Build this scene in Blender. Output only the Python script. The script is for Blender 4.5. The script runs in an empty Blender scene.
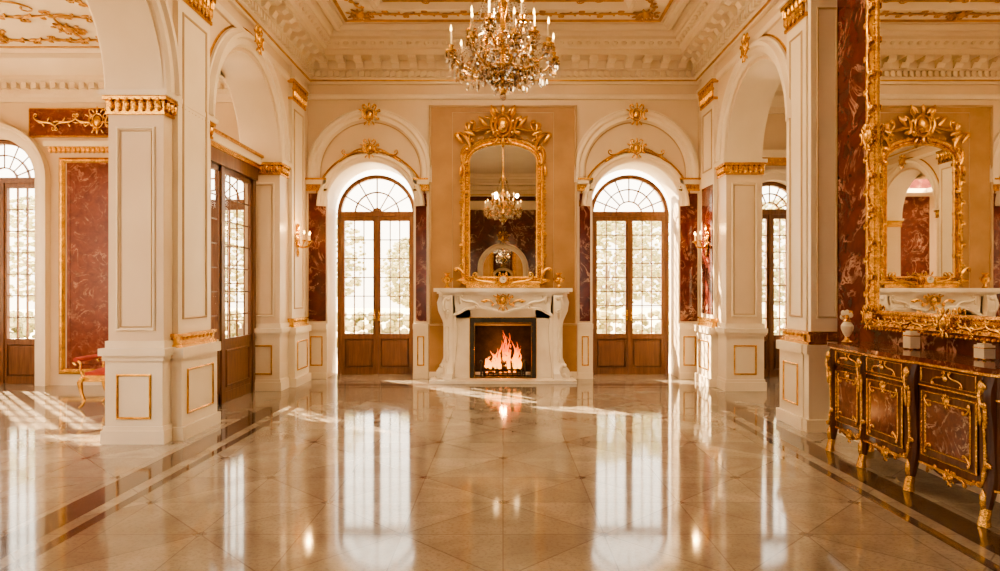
import bpy, bmesh, math, random
from math import pi, sin, cos, radians, sqrt
from mathutils import Vector, noise
random.seed(7)
sc = bpy.context.scene
# ------------------------------------------------------------------ materials
def newmat(name):
    m = bpy.data.materials.new(name); m.use_nodes = True
    nt = m.node_tree
    for n in list(nt.nodes): nt.nodes.remove(n)
    out = nt.nodes.new('ShaderNodeOutputMaterial')
    return m, nt, out
def setin(nt, sock, v):
    if hasattr(v, 'is_output'): nt.links.new(v, sock)
    else: sock.default_value = v
def MA(nt, op, a, b=None, c=None):
    n = nt.nodes.new('ShaderNodeMath'); n.operation = op
    setin(nt, n.inputs[0], a)
    if b is not None: setin(nt, n.inputs[1], b)
    if c is not None: setin(nt, n.inputs[2], c)
    return n.outputs[0]
def MIX(nt, f, a, b):
    n = nt.nodes.new('ShaderNodeMix'); n.data_type = 'RGBA'
    setin(nt, n.inputs[0], f)
    for s, v in ((n.inputs[6], a), (n.inputs[7], b)):
        if hasattr(v, 'is_output'): nt.links.new(v, s)
        else: s.default_value = (*v, 1)
    return n.outputs[2]
def RAMP(nt, f, stops):
    n = nt.nodes.new('ShaderNodeValToRGB')
    nt.links.new(f, n.inputs[0])
    e = n.color_ramp.elements
    while len(e) > 1: e.remove(e[-1])
    e[0].position = stops[0][0]; e[0].color = (*stops[0][1], 1)
    for p, c in stops[1:]:
        x = e.new(p); x.color = (*c, 1)
    return n.outputs[0]
def objco(nt):
    return nt.nodes.new('ShaderNodeTexCoord').outputs['Object']
def noise_tex(nt, co, scale, detail=4, rough=.5, dist=0.):
    n = nt.nodes.new('ShaderNodeTexNoise')
    nt.links.new(co, n.inputs['Vector'])
    n.inputs['Scale'].default_value = scale; n.inputs['Detail'].default_value = detail
    n.inputs['Roughness'].default_value = rough; n.inputs['Distortion'].default_value = dist
    return n.outputs[0]
def bump(nt, h, strength, dist=.01):
    n = nt.nodes.new('ShaderNodeBump'); n.inputs['Strength'].default_value = strength
    n.inputs['Distance'].default_value = dist
    nt.links.new(h, n.inputs['Height']); return n.outputs[0]
def principled(nt, out, **kw):
    p = nt.nodes.new('ShaderNodeBsdfPrincipled')
    nt.links.new(p.outputs[0], out.inputs[0])
    for k, v in kw.items():
        s = p.inputs[k.replace('_', ' ')]
        if hasattr(v, 'is_output'): nt.links.new(v, s)
        elif isinstance(v, tuple) and len(v) == 3: s.default_value = (*v, 1)
        else: s.default_value = v
    return p
def simple(name, c1, c2, scale=3, rough=.5, metal=0., bs=0., bscale=30):
    m, nt, out = newmat(name); co = objco(nt)
    col = RAMP(nt, noise_tex(nt, co, scale, 5), [(.3, c1), (.7, c2)])
    p = principled(nt, out, Base_Color=col, Roughness=rough, Metallic=metal)
    if bs: nt.links.new(bump(nt, noise_tex(nt, co, bscale, 3), bs), p.inputs['Normal'])
    return m
CREAM = simple('cream_stucco', (.66, .51, .35), (.73, .58, .41), 1.5, .38)
IVORY = simple('ivory_stucco', (.74, .62, .46), (.81, .69, .53), 2, .32)
CEILM = simple('ceiling_plaster', (.79, .68, .52), (.84, .74, .58), 2, .6)
TAN = simple('tan_moulding', (.46, .31, .16), (.54, .38, .22), 2, .45)
OCHRE = simple('ochre_damask', (.33, .175, .065), (.46, .26, .105), 2.2, .5, 0, .2, 40)
GOLD = simple('gilt_gold', (.52, .27, .055), (.85, .50, .14), 14, .24, 1., .6, 50)
GOLDP = simple('gilt_paint', (.46, .25, .07), (.68, .40, .12), 9, .35, .85, .2, 60)
MARBW = simple('white_marble', (.72, .62, .48), (.83, .74, .61), 4, .18)
ALAB = simple('alabaster', (.55, .45, .33), (.72, .63, .50), 9, .3)
BLACK = simple('soot_iron', (.012, .01, .009), (.03, .025, .02), 10, .5)
BRICK = simple('soot_brick', (.02, .012, .008), (.06, .03, .015), 10, .9)
LOG = simple('charred_log', (.04, .02, .01), (.14, .07, .03), 20, .9, 0, .5)
CANDLE = simple('candle_wax', (.70, .56, .36), (.76, .64, .44), 5, .5)
VELVET = simple('red_velvet', (.30, .03, .02), (.42, .06, .03), 8, .8)
GRAVEL = simple('garden_gravel', (.60, .52, .40), (.72, .64, .50), 8, .9)
BARK = simple('tree_bark', (.30, .24, .18), (.42, .34, .26), 12, .9)
LEAF = simple('foliage', (.26, .27, .13), (.58, .54, .32), 3, .8)  # leaves coloured pale in place of outdoor haze
def mk_marble(name, base1, base2, vein, rough=.14, scale=1.0):
    m, nt, out = newmat(name); co = objco(nt)
    n1 = noise_tex(nt, co, 1.6*scale, 8, .65, 1.2)
    n2 = noise_tex(nt, co, 5*scale, 6, .6, .6)
    base = RAMP(nt, n2, [(.3, base1), (.7, base2)])
    v = MA(nt, 'ABSOLUTE', MA(nt, 'SUBTRACT', n1, .5))
    v = MA(nt, 'SUBTRACT', 1., MA(nt, 'MULTIPLY', v, 45.)); v = MA(nt, 'MAXIMUM', v, 0.)
    n3 = noise_tex(nt, co, 3*scale, 2)
    v = MA(nt, 'MULTIPLY', v, MA(nt, 'MAXIMUM', MA(nt, 'MULTIPLY', MA(nt, 'SUBTRACT', n3, .40), 4.), 0.))
    v = MA(nt, 'MINIMUM', v, .85)
    principled(nt, out, Base_Color=MIX(nt, v, base, vein), Roughness=rough)
    return m
REDM = mk_marble('burgundy_marble', (.062, .010, .007), (.145, .026, .016), (.55, .32, .22))
REDA = mk_marble('russet_marble', (.12, .024, .012), (.22, .05, .024), (.45, .20, .11), .25, 2)
BROWNM = mk_marble('console_marble', (.085, .020, .012), (.18, .048, .024), (.45, .25, .15), .12, 3)
def mk_wood(name, c1, c2, r=.35):
    m, nt, out = newmat(name); co = objco(nt)
    mp = nt.nodes.new('ShaderNodeMapping'); mp.inputs['Scale'].default_value = (10, 10, .8)
    nt.links.new(co, mp.inputs[0])
    n = noise_tex(nt, mp.outputs[0], 3, 5, .6, .5)
    principled(nt, out, Base_Color=RAMP(nt, n, [(.3, c1), (.7, c2)]), Roughness=r)
    return m
WOOD = mk_wood('walnut_wood', (.115, .046, .02), (.23, .105, .047))
MAHOG = mk_wood('mahogany_wood', (.065, .022, .011), (.14, .05, .022), .2)
def mk_floor():
    m, nt, out = newmat('polished_marble_floor')
    co = objco(nt)
    sx = nt.nodes.new('ShaderNodeSeparateXYZ'); nt.links.new(co, sx.inputs[0])
    X, Y = sx.outputs[0], sx.outputs[1]
    T = 1.24
    def cell(A, off):
        a = MA(nt, 'ADD', MA(nt, 'DIVIDE', A, T), off)
        f = MA(nt, 'FRACT', a); return MA(nt, 'SUBTRACT', f, .5), MA(nt, 'FLOOR', a)
    fx, cx = cell(X, 100.5); fy, cy = cell(Y, 100.2)
    ax = MA(nt, 'ABSOLUTE', fx); ay = MA(nt, 'ABSOLUTE', fy)
    s = MA(nt, 'ADD', ax, ay)
    d1 = MA(nt, 'ABSOLUTE', MA(nt, 'SUBTRACT', s, .5))
    line_d = MA(nt, 'LESS_THAN', d1, .005)
    line_x = MA(nt, 'LESS_THAN', ax, .003); line_y = MA(nt, 'LESS_THAN', ay, .003)
    line_e = MA(nt, 'GREATER_THAN', MA(nt, 'MAXIMUM', ax, ay), .497)
    lines = MA(nt, 'MAXIMUM', MA(nt, 'MAXIMUM', line_d, MA(nt,'MAXIMUM',line_x,line_y)), line_e)
    dm = MA(nt, 'MINIMUM', MA(nt, 'ADD', MA(nt, 'ABSOLUTE', MA(nt, 'SUBTRACT', ax, .5)), ay),
            MA(nt, 'ADD', MA(nt, 'ABSOLUTE', MA(nt, 'SUBTRACT', ay, .5)), ax))
    inset = MA(nt, 'LESS_THAN', dm, .04)
    inside = MA(nt, 'LESS_THAN', s, .5)
    comb = nt.nodes.new('ShaderNodeCombineXYZ')
    nt.links.new(MA(nt, 'ADD', MA(nt, 'MULTIPLY', cx, 2.), MA(nt, 'GREATER_THAN', fx, 0.)), comb.inputs[0])
    nt.links.new(MA(nt, 'ADD', MA(nt, 'MULTIPLY', cy, 2.), MA(nt, 'GREATER_THAN', fy, 0.)), comb.inputs[1])
    nt.links.new(inside, comb.inputs[2])
    wn = nt.nodes.new('ShaderNodeTexWhiteNoise'); nt.links.new(comb.outputs[0], wn.inputs[0])
    tone = wn.outputs[0]
    n1 = noise_tex(nt, co, 2.3, 8, .65, 1.0); n2 = noise_tex(nt, co, 45, 3)
    base = RAMP(nt, n1, [(.3, (.27, .215, .16)), (.5, (.35, .29, .22)), (.7, (.43, .365, .285))])
    base = MIX(nt, MA(nt, 'MULTIPLY', inside, .20), base, (.21, .155, .11))
    base = MIX(nt, MA(nt, 'MULTIPLY', tone, .45), base, (.20, .15, .105))
    base = MIX(nt, MA(nt, 'MULTIPLY', MA(nt, 'GREATER_THAN', n2, .56), .25), base, (.14, .10, .07))
    base = MIX(nt, MA(nt, 'MULTIPLY', inset, .6), base, (.10, .055, .035))
    base = MIX(nt, MA(nt, 'MULTIPLY', lines, .5), base, (.10, .07, .05))
    aX = MA(nt, 'ABSOLUTE', X)
    def band(A, a, b):
        return MA(nt, 'MULTIPLY', MA(nt, 'GREATER_THAN', A, a), MA(nt, 'LESS_THAN', A, b))
    yin = MA(nt, 'LESS_THAN', Y, 10.66); xin = MA(nt, 'LESS_THAN', aX, 3.04)
    bx = MA(nt, 'MAXIMUM', band(aX, 2.62, 2.70), band(aX, 2.80, 3.04))
    bx = MA(nt, 'MULTIPLY', bx, yin)
    by = MA(nt, 'MAXIMUM', band(Y, 10.22, 10.30), band(Y, 10.42, 10.66))
    by = MA(nt, 'MULTIPLY', by, xin)
    bb = MA(nt, 'MAXIMUM', bx, by)
    dark = RAMP(nt, n1, [(.3, (.045, .026, .018)), (.7, (.12, .07, .045))])
    col = MIX(nt, MA(nt, 'MULTIPLY', bb, .92), base, dark)
    r = MA(nt, 'ADD', MA(nt, 'MULTIPLY', n1, .07), .045)
    p = principled(nt, out, Base_Color=col, Roughness=r)
    p.inputs['IOR'].default_value = 1.8
    return m
FLOORM = mk_floor()
def mk_mirror():
    m, nt, out = newmat('mirror_glass')
    co = objco(nt); n = noise_tex(nt, co, 2, 2)
    principled(nt, out, Base_Color=RAMP(nt, n, [(0, (.86, .83, .77)), (1, (.90, .87, .81))]), Metallic=1., Roughness=.01)
    return m
MIRROR = mk_mirror()
def mk_glass():
    m, nt, out = newmat('window_glass')
    t = nt.nodes.new('ShaderNodeBsdfTransparent'); t.inputs[0].default_value = (.98, .97, .94, 1)
    g = nt.nodes.new('ShaderNodeBsdfGlossy'); g.inputs['Roughness'].default_value = .03
    mx = nt.nodes.new('ShaderNodeMixShader'); mx.inputs[0].default_value = .05
    nt.links.new(t.outputs[0], mx.inputs[1]); nt.links.new(g.outputs[0], mx.inputs[2])
    nt.links.new(mx.outputs[0], out.inputs[0]); return m
GLASS = mk_glass()
def mk_frost():
    m, nt, out = newmat('added_skylight_diffuser')  # diffuser of the added roof opening, spreads sun as soft fill
    co = objco(nt); n = noise_tex(nt, co, 3, 2)
    t = nt.nodes.new('ShaderNodeBsdfTranslucent')
    nt.links.new(RAMP(nt, n, [(0, (.78, .70, .55)), (1, (.84, .76, .62))]), t.inputs[0])
    nt.links.new(t.outputs[0], out.inputs[0]); return m
FROST = mk_frost()
def mk_crystal():
    m, nt, out = newmat('crystal_drops')
    t = nt.nodes.new('ShaderNodeBsdfTransparent'); t.inputs[0].default_value = (.80, .68, .52, 1)
    g = nt.nodes.new('ShaderNodeBsdfGlossy'); g.inputs['Roughness'].default_value = .03
    mx = nt.nodes.new('ShaderNodeMixShader'); mx.inputs[0].default_value = .5
    nt.links.new(t.outputs[0], mx.inputs[1]); nt.links.new(g.outputs[0], mx.inputs[2])
    nt.links.new(mx.outputs[0], out.inputs[0]); return m
CRYSTAL = mk_crystal()
def mk_emit(name, c, s):
    m, nt, out = newmat(name); e = nt.nodes.new('ShaderNodeEmission')
    e.inputs[0].default_value = (*c, 1); e.inputs[1].default_value = s
    nt.links.new(e.outputs[0], out.inputs[0]); return m
CFLAME = mk_emit('candle_flame', (1, .55, .18), 18)
def mk_fire():
    m, nt, out = newmat('fire_flame')
    co = objco(nt); sx = nt.nodes.new('ShaderNodeSeparateXYZ'); nt.links.new(co, sx.inputs[0])
    n = noise_tex(nt, co, 16, 3)
    f = MA(nt, 'ADD', MA(nt, 'MULTIPLY', sx.outputs[2], 1.3), MA(nt, 'MULTIPLY', n, .6))
    col = RAMP(nt, f, [(.45, (1, .50, .10)), (.8, (1, .24, .02)), (1.1, (.6, .07, .005))])
    e = nt.nodes.new('ShaderNodeEmission'); e.inputs[1].default_value = 4.5
    nt.links.new(col, e.inputs[0])
    t = nt.nodes.new('ShaderNodeBsdfTransparent')
    mx = nt.nodes.new('ShaderNodeMixShader')
    nt.links.new(MA(nt, 'GREATER_THAN', n, .43), mx.inputs[0])
    nt.links.new(t.outputs[0], mx.inputs[1]); nt.links.new(e.outputs[0], mx.inputs[2])
    nt.links.new(mx.outputs[0], out.inputs[0]); return m
FIRE = mk_fire()
EMBER = mk_emit('glowing_embers', (1, .25, .04), 3)

# ------------------------------------------------------------------ mesh builder
class MB:
    def __init__(s, mats, P=None):
        s.v = []; s.f = []; s.m = []; s.mats = mats
        s.P = P or (lambda u, v, t: (u, v, t))
    def add(s, vs, fs, m=0):
        o = len(s.v); P = s.P
        s.v += [P(*p) for p in vs]
        mi = s.mats.index(m) if not isinstance(m, int) else m
        for f in fs: s.f.append(tuple(i+o for i in f)); s.m.append(mi)
    def box(s, u0, u1, v0, v1, t0, t1, m=0):
        s.add([(u0,v0,t0),(u1,v0,t0),(u1,v1,t0),(u0,v1,t0),(u0,v0,t1),(u1,v0,t1),(u1,v1,t1),(u0,v1,t1)],
              [(0,1,2,3),(7,6,5,4),(0,4,5,1),(1,5,6,2),(2,6,7,3),(3,7,4,0)], m)
    def sweep(s, path, prof, m=0, closed=False):
        n = len(path); k = len(prof); vs = []
        for i, (x, y) in enumerate(path):
            def seg(a, b):
                dx, dy = path[b][0]-path[a][0], path[b][1]-path[a][1]
                l = sqrt(dx*dx+dy*dy) or 1; return -dy/l, dx/l
            if closed: n1 = seg((i-1) % n, i); n2 = seg(i, (i+1) % n)
            else:
                n1 = seg(i-1, i) if i > 0 else seg(0, 1)
                n2 = seg(i, i+1) if i < n-1 else n1
            mx, my = n1[0]+n2[0], n1[1]+n2[1]; d = mx*n1[0]+my*n1[1]
            d = d if abs(d) > .2 else .2
            mx /= d; my /= d
            for r, t in prof: vs.append((x+mx*r, y+my*r, t))
        fs = []
        for i in range(n if closed else n-1):
            j = (i+1) % n
            for a in range(k-1):
                fs.append((i*k+a, j*k+a, j*k+a+1, i*k+a+1))
        if not closed:
            fs.append(tuple(range(k))); fs.append(tuple((n-1)*k+a for a in reversed(range(k))))
        s.add(vs, fs, m)
    def tube(s, pts, radii, m=0, n=6, ts=1.):
        pts = [Vector(p) for p in pts]; k = len(pts)
        if not hasattr(radii, '__len__'): radii = [radii]*k
        vs = []; fs = []; up = None
        for i in range(k):
            d = (pts[min(i+1, k-1)]-pts[max(i-1, 0)])
            if d.length < 1e-9: d = Vector((0, 0, 1))
            d.normalize()
            if up is None:
                up = Vector((0, 0, 1)) if abs(d.z) < .9 else Vector((1, 0, 0))
            up = (up - d*up.dot(d))
            if up.length < 1e-6: up = Vector((0, 1, 0)) - d*d.y
            up.normalize(); w = d.cross(up)
            for j in range(n):
                a = 2*pi*j/n; q = pts[i]+(up*cos(a)*ts+w*sin(a))*radii[i]
                vs.append(tuple(q))
        for i in range(k-1):
            for j in range(n):
                fs.append((i*n+j, i*n+(j+1) % n, (i+1)*n+(j+1) % n, (i+1)*n+j))
        fs.append(tuple(range(n))); fs.append(tuple((k-1)*n+j for j in reversed(range(n))))
        s.add(vs, fs, m)
    def ell(s, c, r, m=0, ang=0., nu=8, nv=5):
        vs = [(0, 0, 1)]; fs = []
        for i in range(1, nv):
            a = pi*i/nv
            for j in range(nu):
                b = 2*pi*j/nu; vs.append((sin(a)*cos(b), sin(a)*sin(b), cos(a)))
        vs.append((0, 0, -1)); L = len(vs)-1
        for j in range(nu): fs.append((0, 1+j, 1+(j+1) % nu))
        for i in range(nv-2):
            for j in range(nu):
                fs.append((1+i*nu+j, 1+(i+1)*nu+j, 1+(i+1)*nu+(j+1) % nu, 1+i*nu+(j+1) % nu))
        for j in range(nu): fs.append((L, 1+(nv-2)*nu+(j+1) % nu, 1+(nv-2)*nu+j))
        ca, sa = cos(ang), sin(ang); o = []
        for x, y, z in vs:
            x *= r[0]; y *= r[1]; z *= r[2]
            o.append((c[0]+x*ca-y*sa, c[1]+x*sa+y*ca, c[2]+z))
        s.add(o, fs, m)
    def lathe(s, prof, c, m=0, n=14, axis=2):
        vs = []; fs = []; k = len(prof)
        for r, h in prof:
            for j in range(n):
                a = 2*pi*j/n; p = [r*cos(a), r*sin(a)]
                q = [0, 0, 0]; oth = [i for i in range(3) if i != axis]
                q[oth[0]] = c[oth[0]]+p[0]; q[oth[1]] = c[oth[1]]+p[1]; q[axis] = c[axis]+h
                vs.append(tuple(q))
        for i in range(k-1):
            for j in range(n): fs.append((i*n+j, i*n+(j+1) % n, (i+1)*n+(j+1) % n, (i+1)*n+j))
        fs.append(tuple(range(n))); fs.append(tuple((k-1)*n+j for j in range(n)))
        s.add(vs, fs, m)
    def prism(s, poly, t0, t1, m=0):
        n = len(poly)
        vs = [(x, y, t0) for x, y in poly]+[(x, y, t1) for x, y in poly]
        fs = [tuple(range(n)), tuple(range(2*n-1, n-1, -1))]
        fs += [(i, (i+1) % n, n+(i+1) % n, n+i) for i in range(n)]
        s.add(vs, fs, m)
    def rectframe(s, u0, u1, v0, v1, w=.02, h=.015, m=0, t=0.):
        s.sweep([(u0,v0),(u1,v0),(u1,v1),(u0,v1)], [(0,t),(0,t+h*.6),(w*.35,t+h),(w*.65,t+h),(w,t+h*.4),(w,t)], m, True)
    def build(s, name, parent=None, ang=32):
        me = bpy.data.meshes.new(name); me.from_pydata(s.v, [], s.f)
        for mt in s.mats: me.materials.append(mt)
        me.polygons.foreach_set('material_index', s.m)
        bm = bmesh.new(); bm.from_mesh(me); bmesh.ops.recalc_face_normals(bm, faces=bm.faces); bm.to_mesh(me); bm.free()
        me.polygons.foreach_set('use_smooth', [True]*len(me.polygons))
        me.set_sharp_from_angle(angle=radians(ang)); me.update()
        ob = bpy.data.objects.new(name, me); sc.collection.objects.link(ob)
        if parent: ob.parent = parent
        return ob
    def curl(s, kind, size, ang, pos, flip=1, rad=.02, m=0, t=.02, A=13., n=26):
        half = []
        for sg in (1, -1):
            x = y = 0; h = 0; L = []
            K = n//2
            for i in range(K+1):
                L.append((x, y))
                q = (i+.5)/K; kap = (.8+A*q*q*q*1.4)
                k2 = kap if (kind == 'C' or sg == 1) else -kap
                h += (k2 if sg == 1 else -k2)/K
                dx, dy = cos(h), sin(h)
                if sg == -1: dx, dy = -cos(h), -sin(h)
                x += dx/K; y += dy/K
            half.append(L)
        pts = list(reversed(half[1][1:]))+half[0]
        xs = [p[0] for p in pts]; sp = (max(xs)-min(xs)) or 1
        ca, sa = cos(ang), sin(ang); out = []; rr = []
        M = len(pts)
        for i, (x, y) in enumerate(pts):
            x = x/sp*size; y = y/sp*size*flip
            out.append((pos[0]+x*ca-y*sa, pos[1]+x*sa+y*ca, t))
            q = abs(i/(M-1)*2-1); rr.append(rad*(1.25-.75*q))
        s.tube(out, rr, m, 6)
        for e in (out[0], out[-1]): s.ell((e[0], e[1], t), (rad*1.3, rad*1.3, rad*1.3), m, 0, 6, 4)
    def leaf(s, pos, L, w, ang, m=0, t=.02):
        ca, sa = cos(ang), sin(ang)
        s.ell((pos[0]+ca*L/2, pos[1]+sa*L/2, t), (L/2, w/2, w/2), m, ang, 6, 5)
    def cartouche(s, cu, cv, S, m=0, t=.03, mc=None):
        mc = mc if mc is not None else m
        s.ell((cu, cv, t), (.15*S, .21*S, .10*S), mc, 0, 12, 8)
        ring = [(cu+.20*S*cos(a), cv+.27*S*sin(a), t) for a in [2*pi*i/20 for i in range(21)]]
        s.tube(ring, .03*S, m, 6)
        for sg in (-1, 1):
            s.curl('C', .42*S, sg*pi/2*.9, (cu+sg*.30*S, cv), -1 if sg > 0 else 1, .035*S, m, t)
            s.curl('S', .30*S, sg*.9, (cu+sg*.26*S, cv+.26*S), sg, .026*S, m, t)
            s.leaf((cu+sg*.1*S, cv+.28*S), .26*S, .085*S, pi/2-sg*.6, m, t)
            s.leaf((cu+sg*.1*S, cv-.28*S), .24*S, .08*S, -pi/2+sg*.6, m, t)
            s.leaf((cu+sg*.3*S, cv+.15*S), .22*S, .07*S, pi/2-sg*1.1, m, t)
            s.leaf((cu+sg*.3*S, cv-.12*S), .2*S, .06*S, -pi/2+sg*1.1, m, t)
        s.leaf((cu, cv+.25*S), .30*S, .11*S, pi/2, m, t+.02*S)
        s.leaf((cu, cv-.25*S), .28*S, .10*S, -pi/2, m, t+.02*S)
    def vine(s, u0, u1, v, amp, n, m=0, t=.015, rad=.012, vert=False):
        for i in range(n):
            a = (u1-u0)/n; c = u0+a*(i+.5); fl = 1 if i % 2 else -1
            pos = (c, v) if not vert else (v, c)
            s.curl('S', a*1.05, pi/2 if vert else 0, pos, fl, rad, m, t)
            for q in (-.36, -.12, .12, .36):
                p2 = (pos[0]+(0 if vert else q*a), pos[1]+(q*a if vert else 0))
                s.leaf(p2, amp*(.6+.4*abs(q)*2), amp*.28, fl*q*4+(pi/2 if not vert else 0)+(pi if q*fl > 0 else 0), m, t)
def Pfront(y0): return lambda u, v, t: (u, y0-t, v)
def Pleft(x0): return lambda u, v, t: (x0+t, u, v)
def Pright(x0): return lambda u, v, t: (x0-t, u, v)
def Pceil(z0): return lambda u, v, t: (u, v, z0-t)
def arc(cu, cv, r, n=32, a0=pi, a1=0.):
    return [(cu+r*cos(a0+(a1-a0)*i/n), cv+r*sin(a0+(a1-a0)*i/n)) for i in range(n+1)]
def archpath(cu, hw, z0, spring, r=None, n=32):
    return [(cu-hw, z0)]+arc(cu, spring, hw, n)+[(cu+hw, z0)]
def arch_wall(b, u0, u1, z0, z1, ops, th, m=0, mrev=None):
    mrev = m if mrev is None else mrev
    ops = sorted(ops); cur = u0
    def rect(a, c, d, e):
        if c-a > 1e-4: b.box(a, c, d, e, -th, 0, m)
    for (c, hw, sp, sill) in ops:
        rect(cur, c-hw, z0, z1)
        pts = arc(c, sp, hw)
        vs = []; fs = []
        for (u, z) in pts: vs += [(u, z, 0), (u, z1, 0), (u, z, -th), (u, z1, -th)]
        for i in range(len(pts)-1):
            o = i*4; q = o+4
            fs += [(o, q, q+1, o+1), (o+2, o+3, q+3, q+2), (o+1, q+1, q+3, o+3)]
        b.add(vs, fs, m)
        b.add(vs, [(i*4, i*4+2, i*4+6, i*4+4) for i in range(len(pts)-1)], mrev)
        if sill > z0: b.box(c-hw, c+hw, z0, sill, -th, 0, m)
        cur = c+hw
    rect(cur, u1, z0, z1)

# ------------------------------------------------------------------ dimensions
XL, XR = -3.33, 3.33; YB = 11.36; ZC = 5.75; YR = -2.5; TH = .54
SPR = 3.4
b = MB([FLOORM]); b.box(-9.2, 6.9, YR-.3, 12.05, -.12, 0); b.build('floor')
b = MB([CREAM, IVORY], Pfront(YB))
arch_wall(b, -3.87, 3.87, 0, ZC, [(-2.25, .75, 2.92, 0), (2.25, .75, 2.92, 0)], .65, CREAM, IVORY)
b.build('wall_back')
LA = [(8.775, 1.175), (5.37, 1.17), (1.9, 1.17)]
b = MB([CREAM, IVORY], Pleft(XL))
arch_wall(b, YR, YB, 0, ZC, [(c, hw, SPR, 0) for c, hw in LA], TH, CREAM, IVORY)
b.build('wall_left')
b = MB([CREAM, IVORY], Pright(XR))
arch_wall(b, 7.15, YB, 0, ZC, [(8.85, 1.1, SPR, 0)], TH, CREAM, IVORY)
b.build('wall_right')
b = MB([REDM, CREAM])
b.box(3.55, 3.95, YR, 7.15, 0, ZC, REDM); b.box(3.33, 3.55, YR, 7.15, 4.8, ZC, CREAM)
b.build('wall_right_marble')
b = MB([REDM, CREAM, IVORY], lambda u, v, t: (u, YR+t, v))
arch_wall(b, -9.2, 3.95, 0, ZC, [(-2.25, .75, 2.92, 0), (2.25, .75, 2.92, 0), (-6.3, 1.1, 2.9, 0)], .3, REDM, IVORY)
b.build('wall_rear')
# aisles
b = MB([CREAM, IVORY, REDA, GOLD], Pfront(10.5))
arch_wall(b, -9.2, -3.87, 0, 5.2, [(-8.0, .65, 3.25, 0), (-4.62, .62, 2.9, 0)], .35, CREAM, IVORY)
b.box(-6.85, -5.6, .25, 3.5, 0, .03, REDA); b.rectframe(-6.98, -5.5, .18, 3.58, .09, .05, GOLD)
b.rectframe(-6.80, -5.65, .32, 3.44, .02, .03, GOLD)
b.box(-7.1, -5.4, 3.66, 3.74, 0, .10, GOLD); b.box(-7.15, -5.35, 3.74, 3.82, 0, .14, IVORY)
for k in range(22): b.leaf((-7.06+k*.075, 3.63), .12, .06, pi/2, GOLD, .09)
b.box(-7.45, -5.3, 3.92, 4.34, 0, .03, REDA); b.rectframe(-7.45, -5.3, 3.9, 4.36, .03, .04, GOLD)
b.vine(-7.35, -5.4, 4.13, .13, 6, GOLD, .05, .016)
b.cartouche(-6.35, 4.15, .42, GOLD, .06)
ap = archpath(-8.0, .65, 0, 3.25); b.sweep(ap, [(.0,0),(.0,.04),(.05,.07),(.14,.07),(.17,.12),(.22,.12),(.22,0)], IVORY)
b.build('wall_aisle_back')
b = MB([CREAM, IVORY], Pleft(-8.95))
arch_wall(b, YR, 10.5, 0, 5.2, [(8.6, 1.0, 3.1, .05), (5.4, 1.0, 3.1, .05), (2.2, 1.0, 3.1, .05)], .3, CREAM, IVORY)
b.build('wall_aisle_left')
b = MB([CREAM, IVORY, TAN, GOLD], Pfront(YB))
arch_wall(b, 3.87, 6.9, 0, 5.4, [(4.62, .52, 2.85, 0)], .4, CREAM, IVORY)
b.sweep(archpath(4.62, .52, 0, 2.85), [(0,0),(0,.04),(.05,.06),(.12,.06),(.14,.1),(.18,.1),(.18,0)], IVORY)
b.box(3.9, 6.8, 3.62, 3.74, 0, .09, GOLD); b.box(3.9, 6.8, 3.74, 3.86, 0, .14, IVORY)
b.build('wall_annex_back')
b = MB([CREAM, IVORY], Pright(6.6))
arch_wall(b, 7.0, YB, 0, 5.4, [(9.3, .9, 3.0, .05)], .3, CREAM, IVORY)
b.box(7.0, 7.15, 0, 5.4, 0, 2.7, CREAM)
b.build('wall_annex_right')
# ceilings
b = MB([CEILM, IVORY, GOLDP, TAN])
sx0, sx1, sy0, sy1 = -1.6, 1.6, 6.15, 8.85  # ceiling hole for the added light opening
b.box(-3.87, 3.95, YR-.3, sy0, ZC, ZC+.15); b.box(-3.87, 3.95, sy1, 12.01, ZC, ZC+.15)
b.box(-3.87, sx0, sy0, sy1, ZC, ZC+.15); b.box(sx1, 3.95, sy0, sy1, ZC, ZC+.15)
b.P = Pceil(ZC)
def rect(i, y0=4.6, y1=YB, x=3.33): return [(-x+i, y0+i), (x-i, y0+i), (x-i, y1-i), (-x+i, y1-i)]
b.sweep(rect(.62), [(0,0),(0,.06),(.04,.09),(.10,.09),(.14,.04),(.18,.04),(.18,0)], IVORY, True)
b.sweep(rect(.84), [(0,0),(0,.02),(.025,.03),(.045,.02),(.045,0)], GOLDP, True)
b.sweep(rect(1.38), [(0,0),(0,.05),(.03,.08),(.08,.08),(.12,.03),(.14,0)], IVORY, True)
b.sweep(rect(1.56), [(0,0),(0,.015),(.03,.02),(.03,0)], GOLDP, True)
b.vine(-2.1, 2.1, YB-1.13, .12, 14, GOLDP, .018, .012)
b.vine(6.2, 10.0, -2.2, .12, 13, GOLDP, .018, .012, vert=True); b.vine(6.2, 10.0, 2.2, .12, 13, GOLDP, .018, .012, vert=True)
b.cartouche(0, YB-1.13, .36, GOLDP, .03)
for sg in (-1, 1):
    b.cartouche(sg*2.2, YB-1.13, .42, GOLDP, .03)
    for (k, L, a, x, y, f) in (('C', .6, pi/4, 1.35, 9.45, 1), ('S', .6, .3, .95, 9.55, 1), ('C', .4, .9, 1.1, 9.3, -1), ('S', .5, 0, .45, 9.62, -1)):
        b.curl(k, L, sg*a, (sg*x, y), sg*f, .015, GOLDP, .018)
        b.leaf((sg*x, y), .2, .05, sg*a+pi/2, GOLDP, .018); b.leaf((sg*x, y), .2, .05, sg*a, GOLDP, .018)
b.build('ceiling')
b = MB([GOLDP, FROST])  # unseen roof light, added to brighten the room from above
for i in range(5):
    x = sx0+(sx1-sx0)*i/4; b.box(x-.03, x+.03, sy0, sy1, ZC-.01, ZC+.06, GOLDP)
for i in range(5):
    y = sy0+(sy1-sy0)*i/4; b.box(sx0, sx1, y-.03, y+.03, ZC-.01, ZC+.06, GOLDP)
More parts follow.
